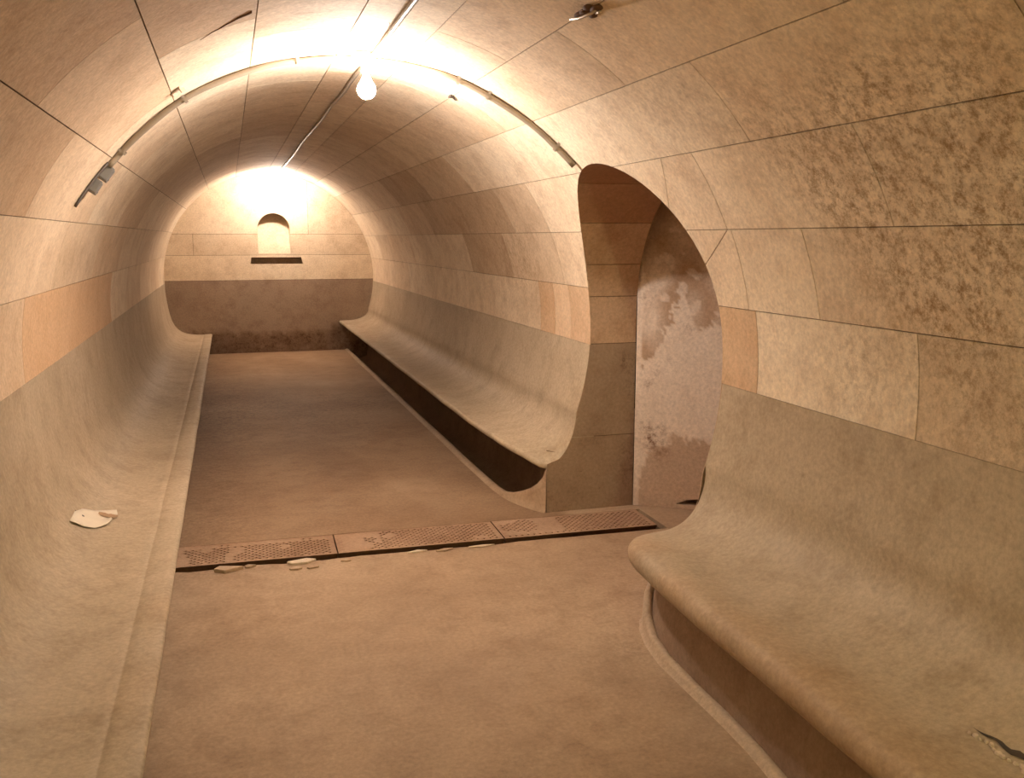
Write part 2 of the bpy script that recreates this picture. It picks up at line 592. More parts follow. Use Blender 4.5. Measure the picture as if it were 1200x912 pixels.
def sweep(mb, ys, secfn, back, tonefn=None, flip=False, mat=0, caps=True, amp=0.003):
    """back: list of (x, z) closing points behind the wall"""
    rings = []
    for y in ys:
        sec = secfn(y)
        n0 = len(sec)
        ring = list(sec) + list(back)
        vs = []
        for k, (x, z) in enumerate(ring):
            if k < n0:
                q = Vector((x, y, z))
                e = amp * noise.noise(q * 2.3) + amp * .5 * noise.noise(q * 7)
                vs.append((x + e, y, z + e * .8 if k > 4 else z))
            else:
                vs.append((x, y, z))
        rings.append(vs)
    n = len(rings[0])
    vs = [p for r in rings for p in r]
    fs, fb = [], []
    for i in range(len(rings) - 1):
        for k in range(n):
            k2 = (k + 1) % n
            a, b, c, d = i * n + k, i * n + k2, (i + 1) * n + k2, (i + 1) * n + k
            (fs if k < n0 - 1 else fb).append((a, b, c, d) if not flip else (d, c, b, a))
    tn = [tonefn(v, (0.5, 0, 0)) if tonefn else (0.5, 0, 0) for v in vs]
    mb.add(vs, fs, mat=mat, tones=tn)
    mb.add(vs, fb, mat=mat, tones=tn, smooth=False)
    if caps:
        for r, rev in ((rings[0], flip), (rings[-1], not flip)):
            mb.add(r, [tuple(range(n))[::-1] if rev else tuple(range(n))], mat=mat, smooth=False)

def frange(a, b, st):
    n = max(1, int(round((b - a) / st)))
    return [a + (b - a) * i / n for i in range(n + 1)]

def interp(tab, y):
    if y <= tab[0][0]:
        return tab[0][1]
    for (a, u), (b, v) in zip(tab, tab[1:]):
        if y <= b:
            t = (y - a) / (b - a)
            return u + (v - u) * t
    return tab[-1][1]

CST = [(1.36, 12.0, .37, .3, .5, 0), (1.5, 11, .4, .6, .35, 0), (1.5, 10, .38, .5, .3, 0), (1.36, 1.9, .36, .12, .25, .6), (1.38, 2.25, .36, .1, .2, .5), (1.35, 2.6, .36, .08, .15, .5),
       (1.42, 3.05, .36, .1, .1, .5), (1.33, 1.5, .36, .15, .2, .5), (-.3, 7.5, .26, .5, .5, 0), (-.28, 9.5, .26, .6, .5, 0), (-.28, 11, .26, .5, .4, 0), (-.3, 6.3, .26, .3, .2, 0),
       (-.27, 3.2, .25, .08, .2, .3), (-.27, 2.6, .25, .1, .2, .3), (-.7, 4.9, .5, .25, .15, 0), (-.4, 5.4, .26, .2, .3, 0)]
def cem_tone(v, t):
    s = o = 0
    for x, y, z, r, a, og in CST:
        d2 = (v[0] - x) ** 2 + ((v[1] - y) * .6) ** 2 + (v[2] - z) ** 2
        if d2 < 9 * r * r:
            e = math.exp(-d2 / (r * r))
            s += a * e
            o += og * e
    return (t[0] + .15 * noise.noise(Vector(v) * .9), min(1, s), min(1, o))

# left bench, whole length of the tunnel
lb = thing('concrete_bench', 'long cement bench along the left wall, unbroken, with a paper scrap on it', 'bench', (-0.5, 4.0, 0))
mb = MB()
sweep(mb, frange(YA, 3, .2) + frange(3.08, 7, .1) + frange(7.2, YB, .2), lambda y: left_section(), [(-.83, .15), (-.83, .926)], cem_tone)
mb.build('seat', M['cement'], lb)
def kerb_riser(bench, path, htab, side, name_k='kerb', name_r='riser', deep=0.26, prof_r=None, shade_drop=None):
    """path: list of (x, y) at the floor; htab(y) height of the kerb"""
    P = [Vector((x, y, 0)) for x, y in path]
    mk, mr = MB(), MB()
    vk, vr = [], []
    for i, p in enumerate(P):
        d = (P[min(i + 1, len(P) - 1)] - P[max(i - 1, 0)]).normalized()
        nrm = Vector((-d.y, d.x, 0))
        if nrm.x * side < 0:
            nrm = -nrm
        h = htab(p.y)
        w = 0.026
        prof = [(-.016, -.002), (-.004, .006), (.0, h * .7), (.006, h - .003), (.014, h), (w, h - .002), (w + .008, h * .8), (w + .012, -.03)]
        for k, (o, z) in enumerate(prof):
            q = p + nrm * o
            e = .0025 * noise.noise(Vector((q.x * 9, q.y * 9, z * 9 + 3)))
            vk.append((q.x + e, q.y, z + e))
        xr = deep
        f = max(.12, min(1, (abs(p.y - P[0].y)) / .5)) if True else 1
        zf = interp(shade_drop, p.y) if shade_drop else .002
        for k, (o, z) in enumerate(prof_r or [(.034, zf), (.05 + .1 * f, zf), (.05 + xr * f * .9, zf + .05), (.05 + xr * f, .15), (.05 + xr * f, .33)]):
            q = p + nrm * o
            vr.append((min(q.x, 1.79) if side > 0 else max(q.x, -.79), q.y, z))
    def strip(mbx, vs, n):
        fs = []
        for i in range(len(P) - 1):
            for k in range(n - 1):
                a = i * n + k
                fs.append((a, a + 1, a + n + 1, a + n))
        mbx.add(vs, fs, tone=((.45 if shade_drop else .85) if n == 8 else .5, 0, (.1 if shade_drop else .5) if n == 8 else 0))
        return mbx
    strip(mk, vk, 8).build(name_k, M['floor'], bench, fix=True)
    strip(mr, vr, 5).build(name_r, M['mortar_and_shade'] if shade_drop else M['cement_wall'], bench, fix=True)  # far riser is near-black: the hollow's shade is put into its colour
kerb_riser(lb, [(-.40, y) for y in frange(YA, YB, .3)], lambda y: .02, -1)

# right bench beyond the side passage
LF = [(4.652, 1.615), (4.68, 1.572), (4.73, 1.543), (4.80, 1.515), (4.92, 1.485), (5.08, 1.458), (5.3, 1.435), (5.6, 1.418), (6.2, 1.405), (12.6, 1.385)]
ZF = [(4.652, .278), (4.8, .315), (5.2, .345), (6.0, .36), (12.6, .395)]
rf = thing('concrete_bench', 'cement bench on the right wall beyond the side passage, black hollow under its seat', 'bench', (1.6, 8.0, 0))
mb = MB()
def far_sec(y):
    return right_section(interp(LF, y), interp(ZF, y), 0.035, interp([(4.652, 0), (5.3, .004)], y), interp([(4.652, 1.8), (4.8, 2.0), (5.3, 2.4), (6, 2.5)], y), .56)
sweep(mb, [4.652, 4.665, 4.68, 4.7, 4.73, 4.76, 4.80, 4.85, 4.92, 5.0, 5.08, 5.18, 5.3, 5.45, 5.6, 5.8] + frange(6, YB, .2), far_sec,
      [(1.89, .15), (1.89, .926)], cem_tone, flip=True)
mb.build('seat', M['cement'], rf)
pf = [(1.612, 4.652), (1.597, 4.675), (1.575, 4.71), (1.55, 4.765), (1.522, 4.84), (1.495, 4.93), (1.475, 5.05), (1.466, 5.2), (1.464, 5.4)] + [(1.463, y) for y in frange(5.7, YB, .3)]
HK = [(4.65, .27), (4.675, .20), (4.71, .155), (4.765, .115), (4.84, .080), (4.93, .05), (5.05, .028), (5.2, .018), (5.4, .014)]
kerb_riser(rf, pf, lambda y: interp(HK, y), 1, shade_drop=[(4.75, .002), (4.92, -.14)])  # recess foot sunk below the floor, an invented drop that keeps the hollow black

# right bench on the near side
LN = [(-5, 1.30), (1.0, 1.325), (2.0, 1.345), (2.5, 1.36), (2.7, 1.368), (2.95, 1.385), (3.05, 1.402), (3.12, 1.428), (3.17, 1.462), (3.20, 1.50), (3.22, 1.54), (3.232, 1.60)]
ZN = [(-5, .385), (2.0, .385), (2.9, .375), (3.1, .36), (3.232, .345)]
rn = thing('concrete_bench', 'near right-hand cement bench with a thick rounded nose and a cracked seat', 'bench', (1.6, 1.0, 0))
mb = MB()
def near_sec(y):
    k = interp([(-5, 1), (2.9, 1), (3.15, .6), (3.232, .3)], y)
    return right_section(interp(LN, y), interp(ZN, y) - .012, 0.05 + .045 * k, 0.016 * k, 2.3, .60)
ysn = frange(YA, 0.8, .2)[:-1] + frange(.8, 2.8, .05) + [2.84, 2.88, 2.92, 2.95, 2.98, 3.01, 3.04, 3.07, 3.10, 3.12, 3.14, 3.155, 3.17, 3.185, 3.20, 3.21, 3.22, 3.227, 3.232]
sweep(mb, ysn, near_sec, [(1.89, .15), (1.89, .926)], cem_tone, flip=True)
mb.build('seat', M['cement'], rn)
pn = [(1.62, 3.235), (1.57, 3.22), (1.51, 3.17), (1.468, 3.08), (1.432, 2.95), (1.412, 2.80), (1.412, 2.6), (1.412, 2.4), (1.405, 2.2), (1.385, 2.0)] + [(1.375, y) for y in reversed(frange(YA, 1.7, .3))]
HN = [(2.7, .022), (2.95, .04), (3.08, .075), (3.17, .13), (3.235, .24)]
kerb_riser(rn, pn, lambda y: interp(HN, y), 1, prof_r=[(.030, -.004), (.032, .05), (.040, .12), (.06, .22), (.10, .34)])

# crack with broken edge in the near seat
def near_surf(x, y):
    s = near_sec(y)[:36]
    for (xa, za), (xb, zb) in zip(s, s[1:]):
        if xb <= x <= xa:
            return za + (zb - za) * (xa - x) / max(1e-6, xa - xb)
    return s[-1][1]
mb = MB()
n = 26
vs = []
for i in range(n):
    t = i / (n - 1)
    y = 1.56 - .36 * t
    x = 1.575 + .02 * t + .012 * noise.noise(Vector((t * 9, 2, 0)))
    w = (.003 + .012 * t) * (1 + .8 * noise.noise(Vector((t * 14, 5, 1)))) * min(1, t * 5 + .1)
    for k, o in enumerate((-w * 1.1, 0, w * 1.1)):
        xx = x + o
        vs.append((xx, y, near_surf(xx, y) + .0035))
mb.add(vs, [(i * 3 + k, i * 3 + k + 1, i * 3 + k + 4, i * 3 + k + 3) for i in range(n - 1) for k in range(2)])
mb.build('crack', M['cable'], rn, label='dark crack in the seat')
mb = MB()
for i in range(26):
    t = i / 25
    y = 1.55 - .36 * t
    x = random.uniform(1.550, 1.566) + .012 * noise.noise(Vector((t * 9, 2, 0))) - .006 * t
    s = random.uniform(.003, .0075)
    m = 7
    base = [(x + s * cos(2 * PI * k / m) * random.uniform(.6, 1.2), y + 1.6 * s * sin(2 * PI * k / m) * random.uniform(.6, 1.2)) for k in range(m)]
    v2 = [(a, b, near_surf(a, b) + .001) for a, b in base] + [(x + (a - x) * .7, y + (b - y) * .7, near_surf(a, b) + .006) for a, b in base]
    mb.add(v2, [tuple(range(m, 2 * m))] + [(k, (k + 1) % m, m + (k + 1) % m, m + k) for k in range(m)], tone=(.8, 0, 0), smooth=False)
mb.build('broken_edge', M['chip'], rn, label='pale crumbling edge of the crack')

# ------------------------------------------------------------------ floor with its drain channel
CHX0, CHX1 = -0.75, 2.135
gy = lambda x: 4.332 - .024 * (x + .29)          # near edge of the grates, slightly askew
CHN = lambda x: gy(x) - .062
CHF = lambda x: gy(x) + .296
def floor_tone(v, t):
    x, y = v[0], v[1]
    st = 0.0
    # worn pale line running away from the viewer
    lx = 0.147 + .02 * noise.noise(Vector((y * 1.3, 3, 0)))
    o = .8 * math.exp(-((x - lx) / .016) ** 2) if y < 3.75 else 0
    o *= max(0, min(1, .5 + 1.2 * noise.noise(Vector((y * 3, 1, 0)))))
    o += .5 * max(0, noise.noise(Vector((x * 1.4, y * 1.1, 4))))
    st += .7 * math.exp(-((y - 4.24) / .05) ** 2) if y < 4.29 and x < 1.3 else 0
    st += .5 * math.exp(-((x + .15) / .25) ** 2) * (1 if y > 4.6 else .3)
    for (a, b, r, s) in ((.6, 7.6, .9, .55), (.3, 9.0, .8, .5), (1.36, 2.95, .06, .7), (1.2, 2.8, .1, .3), (.7, 2.3, .05, .6), (-.15, 8.5, .4, .6), (1.2, 8.5, .4, .5)):
        d2 = ((x - a) / r) ** 2 + ((y - b) / (r * 1.2)) ** 2
        st += s * math.exp(-d2)
    # the floor beyond the channel is an older, browner cement
    base = .5 if y < CHN(x) + .1 or x > 1.7 else .08
    dirt = .25 * noise.noise(Vector((x * 2.2, y * 1.6, 17))) + .12 * noise.noise(Vector((x * 7, y * 5, 11)))
    return (base + .3 * noise.noise(Vector((x * .8, y * .8, 7))) - dirt * (1 if base < .4 else .5), min(1, st), min(1, o))
def fl(u, v, d=0):
    e = 0
    if abs(v - CHN(u)) < .02 and CHX0 < u < CHX1 - .02:
        e = .022 * (noise.noise(Vector((u * 6, 1.5, 0))) - .25) + .01 * noise.noise(Vector((u * 30, 1.5, 0)))
        e = min(0.002, e) if u < 1.3 else min(.0, e * .3)
    w = .003 * noise.noise(Vector((u * 1.1, v * 1.1, 0)))
    if v > 4.2 and v < 4.8:
        w *= abs(v - 4.45) * 2
    return (u, v + e, w - d)
mb = MB()
patch(mb, rect(-1.3, YA, 3.4, YB), .06, .06, lambda u, v, d: fl(u, v, d), depth=0.03, gap=0, cuts=[[(CHX0, CHN(CHX0)), (CHX1, CHN(CHX1)), (CHX1, CHF(CHX1)), (CHX0, CHF(CHX0))], rect(1.503, 4.95, 1.80, YB + .1)], tonefn=floor_tone, rough=0)
# channel trough
x0, x1, y0, y1, zd = CHX0, CHX1 + .002, CHN(CHX1) - .03, CHF(CHX0) + .01, -.16
mb.add([(x0, y0, -.02), (x1, y0, -.02), (x1, y1, -.02), (x0, y1, -.02), (x0, y0, zd), (x1, y0, zd), (x1, y1, zd), (x0, y1, zd)],
       [(4, 5, 6, 7), (0, 1, 5, 4), (1, 2, 6, 5), (2, 3, 7, 6), (3, 0, 4, 7)], mat=1, smooth=False)  # trough coloured dark to paint the shade seen in the gap before the grates
mb.build('floor', [M['floor'], M['mortar_and_shade']], kind='structure')

# ------------------------------------------------------------------ grates
def make_grate(x0, length, clog, label):
    t = thing('drain_grate', label, 'grate', (x0 + length / 2, 4.475, -.012), group='perforated covers of the floor channel')
    nx, ny = int(round(length / .0325)), 16
    px, py = length / nx, .292 / ny
    y0 = 4.329
    th_ = .012
    mb = MB()
    for j in range(ny):
        odd = j % 2
        us = [x0] + [x0 + px * (i + .5 * odd) for i in range(1, nx)] + [x0 + length]
        if odd:
            us.insert(1, x0 + px * .5)
        for i in range(len(us) - 1):
            xa, ya = us[i], y0 + j * py
            xb, yb = us[i + 1], ya + py
            cx, cy = (xa + xb) / 2, (ya + yb) / 2
            z = .0012 * noise.noise(Vector((cx * 5, cy * 5, 2)))
            edge = i == 0 or i >= len(us) - 2 or j in (0, ny - 1)
            full = edge or clog(cx, cy)
            o = [(xa, ya, z), (xb, ya, z), (xb, yb, z), (xa, yb, z)]
            tn = (.45 + .3 * noise.noise(Vector((cx * 4, cy * 4, 0))), 0, .7 if full and not edge else .2)
            if full:
                mb.add(o, [(0, 1, 2, 3)], tone=tn, smooth=False)
                continue
            sx, sy = .0105, .0082
            h = [(cx, cy - sy, z), (cx + sx, cy, z), (cx, cy + sy, z), (cx - sx, cy, z)]
            hb = [(a, b, z - th_) for a, b, _ in h]
            mb.add(o + h + hb, [(0, 1, 4), (1, 5, 4), (1, 2, 5), (2, 6, 5), (2, 3, 6), (3, 7, 6), (3, 0, 7), (0, 4, 7),
                                (4, 5, 9, 8), (5, 6, 10, 9), (6, 7, 11, 10), (7, 4, 8, 11)], tone=tn, smooth=False)
    xa, xb, ya, yb = x0, x0 + nx * px, y0, y0 + .292
    mb.add([(xa, ya, -.0005), (xb, ya, -.0005), (xb, yb, -.0005), (xa, yb, 0), (xa, ya, -th_), (xb, ya, -th_), (xb, yb, -th_), (xa, yb, -th_)],
           [(0, 4, 5, 1), (1, 5, 6, 2), (2, 6, 7, 3), (3, 7, 4, 0)], smooth=False, mat=1)  # plate edges coloured darker than the top, painting the shade of the gap
    mb.build('perforated_plate', [M['grate'], M['rust_and_shade']], t)
    mb = MB()
    for y in (y0 + .012, y0 + .28):
        bev_box(mb, ((xa + xb) / 2, y, -.028), (1, 0, 0), (0, 1, 0), (0, 0, 1), (xb - xa) / 2 - .002, .004, .016, .001)
    for k in range(5):
        bev_box(mb, (xa + (xb - xa) * (k + .5) / 5, y0 + .146, -.028), (1, 0, 0), (0, 1, 0), (0, 0, 1), .003, .13, .015, .001)
    mb.build('frame_bar', M['rust_and_shade'], t)
    t.rotation_euler.z = -.024
    t.location.y = gy(t.location.x) + .146
    return t
nz = lambda x, y, k, s=6: noise.noise(Vector((x * s, y * s, k)))
make_grate(-.385, .822, lambda x, y: (x < .0 + .1 * nz(x, y, 1) and nz(x, y, 5, 3) < .35) or nz(x, y, 2, 9) > .42 or (y > 4.57 and nz(x, y, 7, 5) > -.1), 'leftmost floor grate, half its holes clogged with dirt beside the left bench')
make_grate(.443, .826, lambda x, y: (x < .66 and nz(x, y, 3, 4) > -.35) or nz(x, y, 9, 9) > .5, 'middle floor grate, between the other two, clogged at its left end')
make_grate(1.275, .832, lambda x, y: (x < 1.62 and nz(x, y, 13, 5) > -.05 and y > 4.36) or nz(x, y, 6, 9) > .55, 'rightmost floor grate, reaching into the side passage')

# ------------------------------------------------------------------ loose cement chips along the channel
def chip(cx, cy, sx, sy, rot, h, label, z0=0.0, group='cement chips along the channel', mat='chip', tilt=0.0):
    rr = random.Random(int(cx * 1000 + cy * 77))
    m = rr.choice((4, 5, 5, 6))
    mb = MB()
    base = []
    for k in range(m):
        a = 2 * PI * k / m + rr.uniform(-.4, .4)
        x, y = cos(a) * sx * rr.uniform(.6, 1.2), sin(a) * sy * rr.uniform(.7, 1.25)
        base.append((cx + x * cos(rot) - y * sin(rot), cy + x * sin(rot) + y * cos(rot), x))
    bot = [(x, y, z0 + .0005) for x, y, _ in base]
    mid = [(x, y, z0 + h * .7 + tilt * q) for x, y, q in base]
    top = [(cx + (x - cx) * .95, cy + (y - cy) * .95, z0 + h + tilt * q) for x, y, q in base]
    vs = bot + mid + top
    fs = [tuple(range(m))[::-1], tuple(range(2 * m, 3 * m))]
    for lv in (0, m):
        fs += [(lv + k, lv + (k + 1) % m, lv + m + (k + 1) % m, lv + m + k) for k in range(m)]
    mb.add(vs, fs, tone=(rr.uniform(.4, .9), 0, 0), smooth=False)
    o = mb.build('cement_chip', M[mat])
    recentre(o)
    tag(o, label, 'chip', group)
chip(-.085, 4.222, .075, .034, .15, .016, 'large flat brown cement chip lying near the left bench', mat='floor')
chip(.262, 4.225, .070, .030, .05, .012, 'largest pale chip, lying against the leftmost grate')
chip(.225, 4.150, .034, .016, .2, .009, 'small brown chip just in front of the largest pale chip', mat='floor')
chip(.300, 4.146, .036, .014, -.1, .008, 'thin sliver in front of the largest pale chip, on its right', mat='floor')
chip(.02, 4.238, .030, .016, .1, .010, 'reddish chip at the gap between the large brown chip and the pale one', mat='floor')
chip(.46, 4.19, .028, .012, 0, .008, 'small chip in front of the joint between left and middle grates', mat='floor')
chip(.80, 4.218, .05, .018, .05, .009, 'thin flat flake leaning at the gap before the middle grate')
chip(.945, 4.206, .055, .017, .1, .008, 'long flat flake in front of the middle grate', mat='floor')
chip(1.12, 4.208, .075, .014, .0, .006, 'rightmost thin flake, before the right end of the middle grate')

# ------------------------------------------------------------------ end wall of the tunnel
YW = 12.6
NIX0, NIX1, NIZ0, NIZS = .372, .783, 1.30, 1.615
niche = [(NIX0, NIZ0), (NIX1, NIZ0), (NIX1, NIZS)] + [(.5775 + .2055 * cos(t * PI / 16), NIZS + .2055 * sin(t * PI / 16)) for t in range(1, 16)] + [(NIX0, NIZS)]
slot = [(.262, 1.165), (.936, 1.165), (.915, 1.25), (.285, 1.25)]
def backw_tone(v, t):
    st = 0
    if v[2] < .6:
        lim = .30 + .10 * noise.noise(Vector((v[0] * 4, 0, 1))) + .06 * noise.noise(Vector((v[0] * 11, 0, 4)))
        st = 1.3 * max(0, min(1, (lim - v[2]) / .05))
        st *= .75 + .5 * noise.noise(Vector((v[0] * 6, v[2] * 9, 4)))
    return (t[0] - .55 * min(1, max(0, st)), max(0, st), t[2])
mb = MB()
cuts = [niche, slot]
bw = lambda u, v, d: (u, YW + d, v)
rows = [(.955, 1.28, [-.9, 2.0]), (1.28, 1.55, [-.9, -.43, 2.0]), (1.55, 2.5, [-.9, 1.02, 2.0])]
for z0, z1, xs in rows:
    for a, b in zip(xs, xs[1:]):
        patch(mb, rect(a, z0, b, z1), .08, .08, bw, gap=.002, cuts=cuts, tone=(.5 + random.uniform(-.12, .12), 0, .1))
patch(mb, rect(-.9, -.2, 2.0, .955), .06, .05, bw, gap=.003, tone=(.5, 0, 0), tonefn=backw_tone, mat=1)
patch(mb, rect(-1, -.3, 2.1, 2.6), .3, .3, lambda u, v, d: (u, YW + .0055, v), depth=0, gap=0, cuts=cuts, mat=2, rough=0)
# niche: a sloping airshaft mouth
vs, fs = [], []
for x, z in niche:
    dep = .0005 + .24 * ((z - NIZ0) / .52) ** 1.6
    vs += [(x, YW, z), (x, YW + dep, z)]
n = len(niche)
fs = [(2 * i, 2 * ((i + 1) % n), 2 * ((i + 1) % n) + 1, 2 * i + 1) for i in range(n)] + [tuple(2 * i + 1 for i in range(n))]
mb.add(vs, fs, mat=0, tone=(.5, 0, .1), smooth=False)
vs = []
for x, z in slot:
    vs += [(x, YW, z), (x, YW + .26, z - .02)]
mb.add(vs, [(2 * i, 2 * ((i + 1) % 4), 2 * ((i + 1) % 4) + 1, 2 * i + 1) for i in range(4)] + [(1, 3, 5, 7)], mat=0, tone=(.3, .3, .6), smooth=False)
mb.build('wall_back', [M['stone'], M['cement_wall'], M['mortar_and_shade']], kind='structure')
# wall behind the viewer
mb = MB()
fw = lambda u, v, d: (u, YA - d, v)
for z0, z1 in ((0, .6), (.6, 1.2), (1.2, 1.8), (1.8, 2.5)):
    xs = [-1, .2, 1.3, 2.1] if z0 in (0, 1.2) else [-1, -.3, .8, 2.1]
    for a, b in zip(xs, xs[1:]):
        patch(mb, rect(a, z0, b, z1), .15, .15, fw, tone=(.5 + random.uniform(-.2, .2), 0, .2))
mb.add([(-1.1, YA - .0055, -.05), (2.2, YA - .0055, -.05), (2.2, YA - .0055, 2.6), (-1.1, YA - .0055, 2.6)], [(0, 1, 2, 3)], mat=1, smooth=False)
mb.build('wall_front', [M['stone'], M['mortar_and_shade']], kind='structure')

# ------------------------------------------------------------------ side passage
def pass_point(s):
    """s: arc length up the far wall (0 = floor), over the vault and down the near wall"""
    if s < PSP:
        return PY1, s
    a = (s - PSP) / PR
    if a <= PI:
        return PYC + PR * cos(a), PSP + PR * sin(a)
    return PY0, PSP - (s - PSP - PI * PR)
end_sec = far_sec(4.652)
def x_start(z):
    if z < .29:
        return 1.615
    if z > .9255:
        return CX + math.sqrt(max(0, R0 * R0 - (z - CZ) ** 2))
    s = end_sec[:36]
    for (xa, za), (xb, zb) in zip(s, s[1:]):
        if zb <= z <= za and za > zb:
            return xa + (xb - xa) * (za - z) / (za - zb)
    return 1.615
def pas(u, v, d):
    y, z = pass_point(v)
    xs = x_start(z)
    x = xs + (PXE - xs) * max(0, min(1, u)) 
    if v < PSP:
        return (x, y + d, z)
    a = (v - PSP) / PR
    if a <= PI:
        return (x, y + d * cos(a), z + d * sin(a))
    return (x, y - d, z)
TOT = 2 * PSP + PI * PR
mb = MB()
za = lambda z: PSP + PR * math.asin((z - PSP) / PR) if z > PSP else z
cem = [0, .416, .93]
cuts_s = [.93, za(1.187), za(1.36), za(1.576), za(1.76), PSP + PI * PR / 2 + .25, PSP + PI * PR / 2 + .55, PSP + PI * PR - .1, TOT - .93, TOT - .45, TOT]
def ptone(v, t):
    g = 0
    for x, y, z, r, a in ((2.10, 4.65, .80, .05, .9), (2.12, 4.65, .68, .05, 1), (2.06, 4.65, .84, .04, .6), (2.12, 4.65, .50, .05, .4), (2.12, 4.65, .25, .06, 1.1), (2.09, 4.65, .33, .05, .7), (2.1, 4.65, .15, .05, .8), (1.66, 4.65, .05, .08, .4)):
        d2 = (v[0] - x) ** 2 + (v[1] - y) ** 2 + (v[2] - z) ** 2
        g += a * math.exp(-d2 / (r * r))
    return (t[0], min(1.2, t[1] + g), t[2])
for a, b in zip(cem, cem[1:]):
    patch(mb, rect(0, a, 1, b), .125, .025, pas, gap=.0022, tone=(.7 + random.uniform(-.05, .1), 0, .25), tonefn=ptone, mat=1)
tl = [(.55, 0, .1), (.5, 0, .1), (.45, .0, .05), (.25, .1, .5), (.1, .2, .7), (.3, 0, .3), (.4, 0, .2), (.5, 0, 0), (.5, 0, 0), (.5, 0, 0)]
for (a, b), t in zip(zip(cuts_s, cuts_s[1:]), tl):
    patch(mb, rect(0, a, 1, b), .125, .03, pas, gap=.0022, tone=t, tonefn=ptone, mat=0)
patch(mb, rect(0, 0, 1, TOT), .25, .05, lambda u, v, d: pas(u, v, .0055), depth=0, gap=0, mat=2, rough=0)
mb.build('wall_passage', [M['stone_brown'], M['cement_wall'], M['mortar_and_shade']], kind='structure')

# plastered blocking wall and the little chamber behind the end of the vault
BA, BB = Vector((2.132, 4.645, 0)), Vector((2.95, 4.645 - .818 * .66, 0))
bd = (BB - BA).normalized()
bn = Vector((bd.y, -bd.x, 0))
LB = (BB - BA).length
def plt(u, v, d):
    # jagged lower edge, with a broken place at the bottom
    p = BA + bd * u - bn * d
    p = p + bn * (.006 * noise.noise(Vector((u * 4, v * 3, 5))))
    return (p.x, p.y, v)
def pl_tone(v, t):
    u = (Vector(v) - BA).dot(bd)
    z = v[2]
    w = .035 * noise.noise(Vector((u * 9, z * 9, 2))) + .03 * noise.noise(Vector((u * 25, z * 25, 2))) + .02 * noise.noise(Vector((u * 60, z * 60, 2)))
    # plaster in the middle, bare brown stone above, dirty skirt at the bottom
    top = interp([(0, .74), (.05, .80), (.10, .84), (.15, .98), (.19, 1.02), (.21, 1.20), (.25, 1.24), (.28, 1.10), (.33, 1.0), (.42, 1.06), (.50, .98), (.9, .95)], u + w)
    d = z - top - w * 1.5
    o = max(0, min(1, d / .015)) * max(.25, min(1, .75 + 1.0 * noise.noise(Vector((u * 7, z * 5, 8)))))
    if z > 1.0 and noise.noise(Vector((u * 14, z * 14, 4))) > .28:
        o *= .3
    bot = interp([(0, .22), (.05, .24), (.10, .36), (.22, .40), (.5, .38), (.9, .36)], u)
    o = max(o, .8 * max(0, min(1, (bot + w * 2 - z) / .02)))
    if u < .035 + w * .5 and .1 < z < 1.35:
        o *= .15
    s = 0
    for a, b, r, k in ((.09, .40, .06, 1.1), (.14, .33, .06, 1), (.06, .47, .03, .9), (.15, .45, .03, .7), (.07, .70, .025, 1), (.12, .78, .02, .9), (.19, .84, .02, .8), (.10, .74, .02, .8), (.28, 1.02, .05, .6), (.05, 1.15, .04, .6)):
        s += k * math.exp(-(((u - a) / r) ** 2 + ((z - b) / r) ** 2))
    s += .3 * max(0, min(1, (z - 1.1) / .2))
    if u < .03:
        o *= .3
    return (t[0], min(1.2, s), max(0, min(1, o)))
mb = MB()
brk = [(.24, .028), (.62, .02), (.60, .075), (.40, .07), (.30, .055)]
patch(mb, rect(0, .002, LB, 2.1), .012, .012, plt, gap=0, depth=.06, cuts=[brk], tone=(.5, 0, 0), tonefn=pl_tone)
pb = [BA - bn * .07, BB - bn * .07]
mb.add([(pb[0].x, pb[0].y, 0), (pb[1].x, pb[1].y, 0), (pb[1].x, pb[1].y, 2.1), (pb[0].x, pb[0].y, 2.1)], [(0, 1, 2, 3)], mat=1, smooth=False)
mb.build('wall_plastered', [M['plaster'], M['mortar_and_shade']], kind='structure')
mb = MB()
def quadw(a, b, z0, z1):
    n = max(1, int((Vector(b) - Vector(a)).length / .1))
    P = [Vector(a).lerp(Vector(b), i / n) for i in range(n + 1)]
    Z = frange(z0, z1, .1)
    vs = [(p.x, p.y, z) for z in Z for p in P]
    m = n + 1
    mb.add(vs, [(j * m + i, j * m + i + 1, (j + 1) * m + i + 1, (j + 1) * m + i) for j in range(len(Z) - 1) for i in range(n)])
quadw((2.95, 4.11), (2.95, 2.9), 0, 2.1)
quadw((2.95, 2.9), (2.13, 2.9), 0, 2.1)
quadw((2.13, 2.9), (2.13, PY0), 0, 2.1)
# lunette above the end of the passage vault
arc = [(PYC + PR * cos(t * PI / 24), PSP + PR * sin(t * PI / 24)) for t in range(25)]
for (ya, z_a), (yb, z_b) in zip(arc, arc[1:]):
    mb.add([(PXE, ya, z_a), (PXE, yb, z_b), (PXE, yb, 2.1), (PXE, ya, 2.1)], [(0, 1, 2, 3)], smooth=False)
mb.add([(PXE, 2.88, 2.1), (3.0, 2.88, 2.1), (3.0, 4.7, 2.1), (PXE, 4.7, 2.1)], [(0, 1, 2, 3)], smooth=False)
mb.build('wall_recess', M['stone_brown'], kind='structure')

